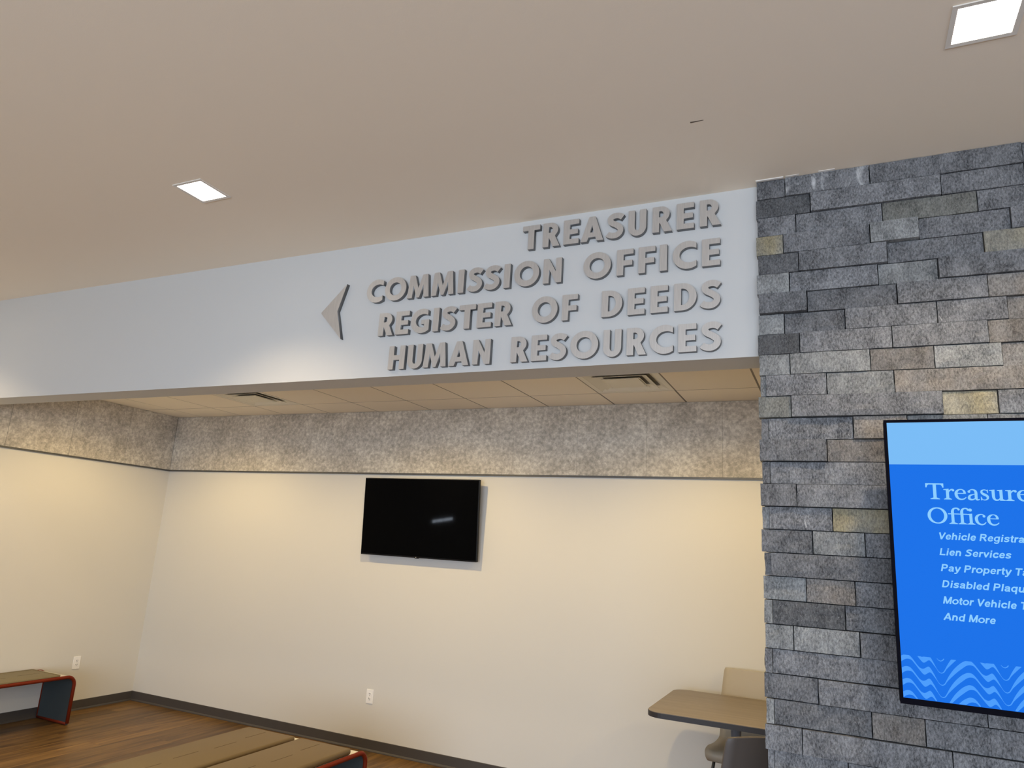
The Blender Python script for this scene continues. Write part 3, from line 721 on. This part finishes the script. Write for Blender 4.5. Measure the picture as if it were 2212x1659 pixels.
# bold slanted sans list drawn from strokes: (advance, strokes), cap height 1
WS = .205
def ln(*p, w=WS): return [('q', [(p[k][0], p[k][1], w), (p[k+1][0], p[k+1][1], w)]) for k in range(len(p)-1)]
def cv(*p, w=WS): return [('s', [(a, b, w) for a, b in p])]
def rg(cx, cz, rx, rz): return [('ring', ringpts(cx, cz, rx, rz, .195, .165))]
SANS = {
 'V': (.93, ln((.10, .99), (.465, .06))+ln((.83, .99), (.465, .06))+[rect(.365, 0, .565, .10)]),
 'e': (.777, cv((.64, .38), (.60, .54), (.48, .635), (.36, .64), (.22, .57), (.145, .40), (.17, .22), (.29, .10), (.42, .085), (.56, .12), (.66, .21), w=.18)+[rect(.12, .31, .70, .43)]),
 'h': (.853, ln((.17, 0), (.17, 1))+cv((.17, .42), (.25, .57), (.40, .635), (.55, .59), (.64, .46), (.65, .30), (.65, 0))),
 'n': (.853, ln((.17, 0), (.17, .73))+cv((.17, .42), (.25, .57), (.40, .635), (.55, .59), (.64, .46), (.65, .30), (.65, 0))),
 'u': (.853, ln((.66, 0), (.66, .73))+cv((.17, .73), (.17, .30), (.22, .16), (.36, .09), (.52, .14), (.66, .30))),
 'i': (.388, ln((.19, 0), (.19, .73))+ln((.19, .83), (.19, 1))),
 'l': (.388, ln((.19, 0), (.19, 1))),
 'c': (.777, cv((.66, .48), (.60, .60), (.43, .645), (.22, .57), (.145, .37), (.22, .16), (.43, .085), (.60, .13), (.68, .25))),
 'R': (1.01, ln((.17, 0), (.17, 1))+cv((.17, .905), (.50, .905), (.70, .86), (.77, .71), (.70, .56), (.50, .51), (.17, .51), w=.19)+ln((.50, .50), (.88, .0))),
 'P': (.93, ln((.17, 0), (.17, 1))+cv((.17, .905), (.48, .905), (.68, .85), (.75, .69), (.68, .52), (.48, .465), (.17, .465), w=.19)),
 'D': (1.01, ln((.17, 0), (.17, 1))+cv((.17, .905), (.42, .905), (.68, .82), (.80, .50), (.68, .18), (.42, .095), (.17, .095), w=.19)),
 'g': (.853, rg(.40, .37, .27, .275)+ln((.665, .73), (.665, -.04))+cv((.665, .0), (.62, -.15), (.46, -.205), (.28, -.19), (.14, -.11), w=.17)),
 'q': (.853, rg(.40, .365, .27, .28)+ln((.665, .73), (.665, -.28))),
 'd': (.853, rg(.40, .365, .27, .28)+ln((.665, 0), (.665, 1))),
 'b': (.853, rg(.45, .365, .27, .28)+ln((.18, 0), (.18, 1))),
 'p': (.853, rg(.45, .365, .27, .28)+ln((.18, -.28), (.18, .73))),
 'o': (.853, rg(.425, .365, .31, .285)),
 's': (.777, cv((.66, .52), (.57, .62), (.40, .65), (.22, .61), (.17, .51), (.27, .42), (.45, .36), (.60, .28), (.58, .15), (.40, .085), (.20, .11), (.09, .21), w=.18)),
 'S': (.93, cv(*[(a*1.22+.04, b) for a, b in S_SPINE], w=.20)),
 't': (.465, ln((.22, .93), (.22, .2))+cv((.22, .30), (.24, .14), (.33, .085), (.45, .10), w=.18)+[rect(.02, .58, .45, .73)]),
 'r': (.543, ln((.17, 0), (.17, .73))+cv((.17, .40), (.23, .56), (.36, .63), (.52, .62))),
 'a': (.777, cv((.13, .50), (.20, .60), (.38, .645), (.55, .59), (.60, .45), (.60, .18), (.67, 0), w=.18)+cv((.60, .41), (.38, .375), (.20, .32), (.14, .20), (.22, .10), (.38, .085), (.52, .15), (.60, .28), w=.16)),
 'L': (.853, ln((.17, 1), (.17, 0))+[rect(.07, 0, .80, .185)]),
 'v': (.777, ln((.10, .72), (.39, .06))+ln((.68, .72), (.39, .06))+[rect(.29, 0, .49, .10)]),
 'y': (.777, ln((.10, .72), (.40, .02))+ln((.69, .72), (.40, -.04))+cv((.42, .0), (.34, -.16), (.22, -.20), (.08, -.19), w=.17)),
 'T': (.853, ln((.425, 0), (.425, .95))+[rect(.02, .815, .83, 1)]),
 'x': (.777, ln((.12, .72), (.66, .01))+ln((.66, .72), (.12, .01))),
 'M': (1.163, ln((.17, 0), (.17, 1))+ln((.99, 0), (.99, 1))+ln((.21, .96), (.58, .04), w=.21)+ln((.95, .96), (.58, .04), w=.21)),
 'A': (1.01, ln((.11, .01), (.50, .97))+ln((.90, .01), (.50, .97))+[rect(.24, .22, .78, .38), rect(.40, .88, .60, 1.0)]),
 ' ': (.388, []),
}
def sans_line(txt, xa, zb_, sx, sz, sh):
    """one object per word"""
    x = 0.0; word = []
    def flush():
        if not word: return
        bm_list = []
        for gx, ss in word:
            for k in ss:
                if k[0] == 'p': bm_list.append(('p', [((gx+a)*sx+b*sh*sz, b*sz) for a, b in k[1]]))
                else:
                    pts = k[1] if k[0] in ('ring', 'q') else spline(k[1], 6)
                    n = len(pts); Lp, Rp = [], []
                    for i in range(n):
                        if k[0] == 'ring': a, b = pts[(i-1) % n], pts[(i+1) % n]
                        else: a, b = pts[max(i-1, 0)], pts[min(i+1, n-1)]
                        d = Vector((b[0]-a[0], b[1]-a[1])).normalized(); nn = Vector((-d.y, d.x)); p = Vector(pts[i][:2]); hw = pts[i][2]/2
                        q, r = p+nn*hw, p-nn*hw
                        Lp.append(((gx+q.x)*sx+q.y*sh*sz, q.y*sz)); Rp.append(((gx+r.x)*sx+r.y*sh*sz, r.y*sz))
                    for i in range(n if k[0] == 'ring' else n-1):
                        j = (i+1) % n; bm_list.append(('p', [Lp[i], Lp[j], Rp[j], Rp[i]]))
        shapes_mesh('text_word', bm_list, M['scr_text'], tv, xa-off.x, zb_-off.z, 1.0, YFR+0.0009-off.y)
        word.clear()
    for ch in txt:
        adv, ss = SANS[ch]
        if ch == ' ': flush()
        else: word.append((x, ss))
        x += adv
    flush()
def sans_width(t): return sum(SANS[c][0] for c in t)
for txt, zb_, xa, part, xe in [('Vehicle Registration', 1.9590, .7925, 'Vehicle', .917), ('Lien Services', 1.9000, .7925, 'Lien Services', 1.0226), ('Pay Property Taxes', 1.8411, .7930, 'Pay Property', 1.0172), ('Disabled Plaques', 1.7821, .7925, 'Disabled', .9455), ('Motor Vehicle Titles', 1.7230, .7920, 'Motor Vehicle', 1.0238), ('And More', 1.6643, .7905, 'And More', .9557)]:
    sans_line(txt, xa, zb_, (xe-xa)/(sans_width(part)+.06), 0.0262, 0.22)

# ------------------------------------------------------------------ switched-off television in the alcove
tvi = thing('television', 'switched-off black flat television on the beige alcove wall', 'television', (-3.068, YB, 1.68))
# local: x right, y toward room negative, tilted so its top leans forward
def tv_local(o): return o
TW, THH = 1.237, 0.716
pivot = bpy.data.objects.new('x', None)
bpy.data.objects.remove(pivot)
ty0, ty1 = -0.075, -0.122       # front face distance from wall at bottom / top
ang = math.atan((abs(ty1)-abs(ty0))/THH)
def tilt(o):
    for v in o.data.vertices:
        v.co = Matrix.Rotation(ang, 4, 'X') @ v.co
    o.location = (0, ty0, 0.005); return o
tilt(box('casing', (-TW/2, 0.003, 0), (TW/2, 0.034, THH), M['black'], tvi, bev=0.004))
tilt(box('screen', (-TW/2+0.009, 0.0, 0.014), (TW/2-0.009, 0.004, THH-0.009), M['screen_off'], tvi))
tilt(box('indicator', (-0.02, 0.006, -0.006), (0.02, 0.02, 0.002), M['black'], tvi, bev=0.002))
tilt(box('sensor', (-0.006, 0.0015, 0.003), (-0.001, 0.004, 0.007), M['white'], tvi))
bm = bmesh.new(); box_bm(bm, (-0.22, -0.030, 0.16), (0.22, -0.0005, 0.56)); bm_obj('wall_bracket', bm, M['black'], tvi)

# ------------------------------------------------------------------ outlets
def outlet(loc, rz, label):
    t = thing('wall_outlet', label, 'outlet', loc, None, rz)
    box('cover_plate', (-0.038, -0.006, -0.060), (0.038, -0.0004, 0.060), M['white'], t, bev=0.003)
    for s in (-1, 1):
        bm = bmesh.new()
        pts = [(0.0165*math.cos(a), 0.0145*math.sin(a)) for a in [math.pi*2*k/20 for k in range(20)]]
        A = [bm.verts.new((x, -0.0075, z+s*0.0195)) for x, z in pts]; B = [bm.verts.new((x, -0.005, z+s*0.0195)) for x, z in pts]
        bm.faces.new(A)
        for k in range(20): bm.faces.new((A[k], A[(k+1) % 20], B[(k+1) % 20], B[k]))
        r = bm_obj('receptacle', bm, M['white'], t)
        for (a, b, c, d) in ((-0.0085, -0.001, -0.0045, 0.009), (0.0045, 0.0, 0.0085, 0.008)):
            box('slot', (a, -0.0079, s*0.0195+b), (c, -0.0073, s*0.0195+d), M['dark_slot'], r)
        box('slot', (-0.003, -0.0079, s*0.0195-0.0105), (0.003, -0.0073, s*0.0195-0.005), M['dark_slot'], r)
    box('screw', (-0.0025, -0.007, -0.0025), (0.0025, -0.0055, 0.0025), M['vent'], t)
    return t
outlet((-3.472, YB, 0.446), 0.0, 'white wall outlet on the back wall below the black television')
outlet((XL, 1.670, 0.454), math.radians(90), 'white wall outlet on the left wall beyond the bench')

# ------------------------------------------------------------------ benches
def bench(label, cx, y_end, length, width, z_top, cushion_len, cush_gap, mat_c, ch=0.042, face_top=True):
    """inverted-U shell running along y; ends turn down with a rounded corner"""
    t = thing('bench', label, 'bench', (cx, y_end-length/2, 0), 'red-edged upholstered benches')
    hl = length/2; hw = width/2; R = 0.085; th = 0.022
    def prof(o):  # outline inset by o from the outer U (y, z)
        r = max(R-o, 0.01)
        p = [(-hl+o, 0.0)]
        p += [(-hl+o+r-r*math.cos(a), z_top-o-r+r*math.sin(a)) for a in [math.pi/2*k/8 for k in range(9)]]
        p += [(hl-o-r+r*math.sin(a), z_top-o-r+r*math.cos(a)) for a in [math.pi/2*k/8 for k in range(9)]]
        p += [(hl-o, 0.0)]
        return p
    def ushell(name, o0, o1, x0, x1, m):
        bm = bmesh.new(); A, B = prof(o0), prof(o1)
        q = [[bm.verts.new((xx, y, max(z, 0.004))) for y, z in P] for xx, P in ((x0, A), (x1, A), (x1, B), (x0, B))]
        n = len(A)
        for j in range(4):
            for k in range(n-1): bm.faces.new((q[j][k], q[j][k+1], q[(j+1) % 4][k+1], q[(j+1) % 4][k]))
        bm.faces.new([q[j][0] for j in range(4)]); bm.faces.new([q[j][n-1] for j in range(4)][::-1])
        return bm_obj(name, bm, m, t, False)
    ushell('shell', 0.003, th, -hw+0.006, hw-0.006, M['greyfelt'])
    for s in (-1, 1):
        pts = [(s*(hw-0.010), y, max(z, 0.016)) for y, z in prof(0.010)]
        tube('edge_piping', pts, 0.0155, M['red'], t, 8)
    for s in (-1, 1):
        tube('foot_piping', [(-hw+0.01, s*(hl-0.012), 0.0158), (hw-0.01, s*(hl-0.012), 0.0158)], 0.0155, M['red'], t, 8)
    ct = box('top_panel', (-hw+0.012, -hl+0.09, z_top-0.004), (hw-0.012, hl-0.085, z_top+0.0015), M['benchtop'], t)
    # cushion
    y1 = hl-cush_gap; y0 = y1-cushion_len
    cu = box('cushion', (-hw+0.012, y0, z_top+0.002), (hw-0.012, y1, z_top+ch), mat_c, t, bev=0.016, seg=3, smooth=True)
    n = 4; sl = cushion_len/n
    for k in range(n):
        for s, sh in ((0, 0.0),):
            a = y0+sl*k+sl*0.18; b = y0+sl*(k+1)-sl*0.18
            xo = -0.012 if k % 2 else 0.012
            box('stitch_line', (xo-0.0022, a, z_top+ch-0.0006), (xo+0.0022, b, z_top+ch+0.0006), M['seam'], cu)
    return t
bench('bench with red piping against the left wall under the outlet', -6.285, 1.375, 1.55, 0.445, 0.432, 1.25, 0.15, M['cushion_grey'], ch=0.014)
bench('tan cushioned bench of the central pair, nearer the stone wall', -2.761, 1.055, 1.55, 0.455, 0.432, 1.16, 0.175, M['cushion'])
bench('tan cushioned bench of the central pair, nearer the left wall', -3.237, 1.055, 1.55, 0.455, 0.432, 1.16, 0.175, M['cushion'])

# ------------------------------------------------------------------ counter-height table and stools
tb = thing('table', 'square counter-height table with brown wood-look top beside the stone wall', 'table', (-0.235, 1.748, 0))
def rr(hw, r, n=8):
    p = []
    for cx, cyy, a0 in ((hw-r, hw-r, 0), (-hw+r, hw-r, 90), (-hw+r, -hw+r, 180), (hw-r, -hw+r, 270)):
        p += arc(cx, cyy, r, r, a0, a0+90, n)
    return p
def slab(name, pts, z0, z1, m, parent):
    bm = bmesh.new(); A = [bm.verts.new((x, y, z0)) for x, y in pts]; B = [bm.verts.new((x, y, z1)) for x, y in pts]; n = len(pts)
    for k in range(n): bm.faces.new((A[k], A[(k+1) % n], B[(k+1) % n], B[k]))
    bm.faces.new(A[::-1]); bm.faces.new(B)
    return bm_obj(name, bm, m, parent)
slab('edge_band', rr(0.457, 0.10), 0.868, 0.897, M['edge'], tb)
slab('tabletop', rr(0.4555, 0.0985), 0.8972, 0.9005, M['tabletop'], tb)
tube('column', [(0.025, 0, 0.03), (0.025, 0, 0.868)], 0.033, M['steel'], tb, 20)
bm = bmesh.new(); bmesh.ops.create_cone(bm, cap_ends=True, segments=32, radius1=0.28, radius2=0.06, depth=0.03); 
for v in bm.verts: v.co += Vector((0.03, 0, 0.016))
bm_obj('base', bm, M['blacksteel'], tb)
def stool(label, loc, rz, m):
    """shell stool, facing local +y; seat 0.61 m, back 1.075 m"""
    t = thing('counter_stool', label, 'stool', loc, 'shell counter stools', rz)
    # profile along the centre line from front lip to back top (y, z, half width)
    P = spline([(0.215, 0.555, 0.205), (0.232, 0.580, 0.215), (0.215, 0.606, 0.222), (0.12, 0.612, 0.226), (0.0, 0.600, 0.226), (-0.11, 0.600, 0.222), (-0.175, 0.625, 0.214), (-0.208, 0.70, 0.220), (-0.230, 0.82, 0.222), (-0.256, 0.95, 0.212), (-0.276, 1.045, 0.203), (-0.281, 1.070, 0.194)], 4)
    bm = bmesh.new(); nx = 8; rows = []; th = 0.014
    for side in (0, 1):
        rs = []
        for i, (y, z, hw) in enumerate(P):
            a, b = P[max(i-1, 0)], P[min(i+1, len(P)-1)]
            d = Vector((b[0]-a[0], b[1]-a[1])).normalized(); n = Vector((d.y, -d.x))   # towards underside/back
            cur = 0.018*(1 if z > 0.64 else 0.35)
            row = []
            for k in range(nx+1):
                u = -1+2*k/nx; q = u*u*cur
                oy = y + (-n.x*q) + (n.x*th if side else 0); oz = z + (-n.y*q) + (n.y*th if side else 0)
                row.append(bm.verts.new((u*hw, oy, oz)))
            rs.append(row)
        rows.append(rs)
    nr = len(P)
    for side in (0, 1):
        for i in range(nr-1):
            for k in range(nx):
                bm.faces.new((rows[side][i][k], rows[side][i][k+1], rows[side][i+1][k+1], rows[side][i+1][k]))
    for i in range(nr-1):
        for k in (0, nx):
            bm.faces.new((rows[0][i][k], rows[0][i+1][k], rows[1][i+1][k], rows[1][i][k]))
    for i in (0, nr-1):
        for k in range(nx): bm.faces.new((rows[0][i][k], rows[0][i][k+1], rows[1][i][k+1], rows[1][i][k]))
    bm_obj('shell', bm, m, t, True)
    for sx in (-1, 1):
        for sy in (-1, 1):
            tube('leg', [(sx*0.15, sy*0.10, 0.590), (sx*0.175, sy*0.155, 0.555), (sx*0.185, sy*0.175, 0.48), (sx*0.215, sy*0.215, 0.010)], 0.0105, M['blacksteel'], t, 10)
    tube('footrest', [(-0.203, 0.198, 0.21), (0.203, 0.198, 0.21)], 0.009, M['blacksteel'], t, 8)
    tube('side_rail', [(-0.203, -0.198, 0.21), (-0.203, 0.198, 0.21)], 0.008, M['blacksteel'], t, 8)
    tube('side_rail', [(0.203, -0.198, 0.21), (0.203, 0.198, 0.21)], 0.008, M['blacksteel'], t, 8)
    return t
stool('tan shell stool behind the table, its back to the wall', (-0.182, 2.030, 0), math.radians(180-4), M['stool_tan'])
fx, fy = -math.sin(math.radians(38)), math.cos(math.radians(38))
stool('shade-darkened shell stool in front of the table, partly behind the stone', (0.135+0.26*fx, 0.31+0.26*fy, 0), math.radians(32), M['stool_shaded'])

# ------------------------------------------------------------------ unseen glowing slit added on the left lobby wall to mirror in the television
w2 = struct(box('tv_reflection_strip', (XL-0.02, -4.47, 1.385), (XL+0.002, -3.68, 1.475), M['frame']))
for ya, yb in ((-3.83, -3.70), (-4.08, -3.85), (-4.45, -4.10)):
    box('pane', (XL-0.001, ya if ya < yb else yb, 1.405), (XL+0.004, max(ya, yb), 1.455), M['reflectionglow'], w2)  # glowing pieces added only to show up in the television screen

# ------------------------------------------------------------------ small marks on the lobby ceiling
def smear(x, y, l, wd):
    bm = bmesh.new(); bm.faces.new([bm.verts.new(p) for p in ((x-l/2, y-wd/2, ZC-0.0006), (x+l/2, y-wd*0.2, ZC-0.0006), (x+l/2, y+wd*0.2, ZC-0.0006), (x-l/2, y+wd/2, ZC-0.0006))])
    for f in bm.faces:
        f.normal_update()
        if f.normal.z > 0: f.normal_flip()
    me = bpy.data.meshes.new('scuff_mark'); bm.to_mesh(me); bm.free(); return link('scuff_mark', me, M['mark'], ceil)
smear(-0.026, -0.641, 0.055, 0.010)
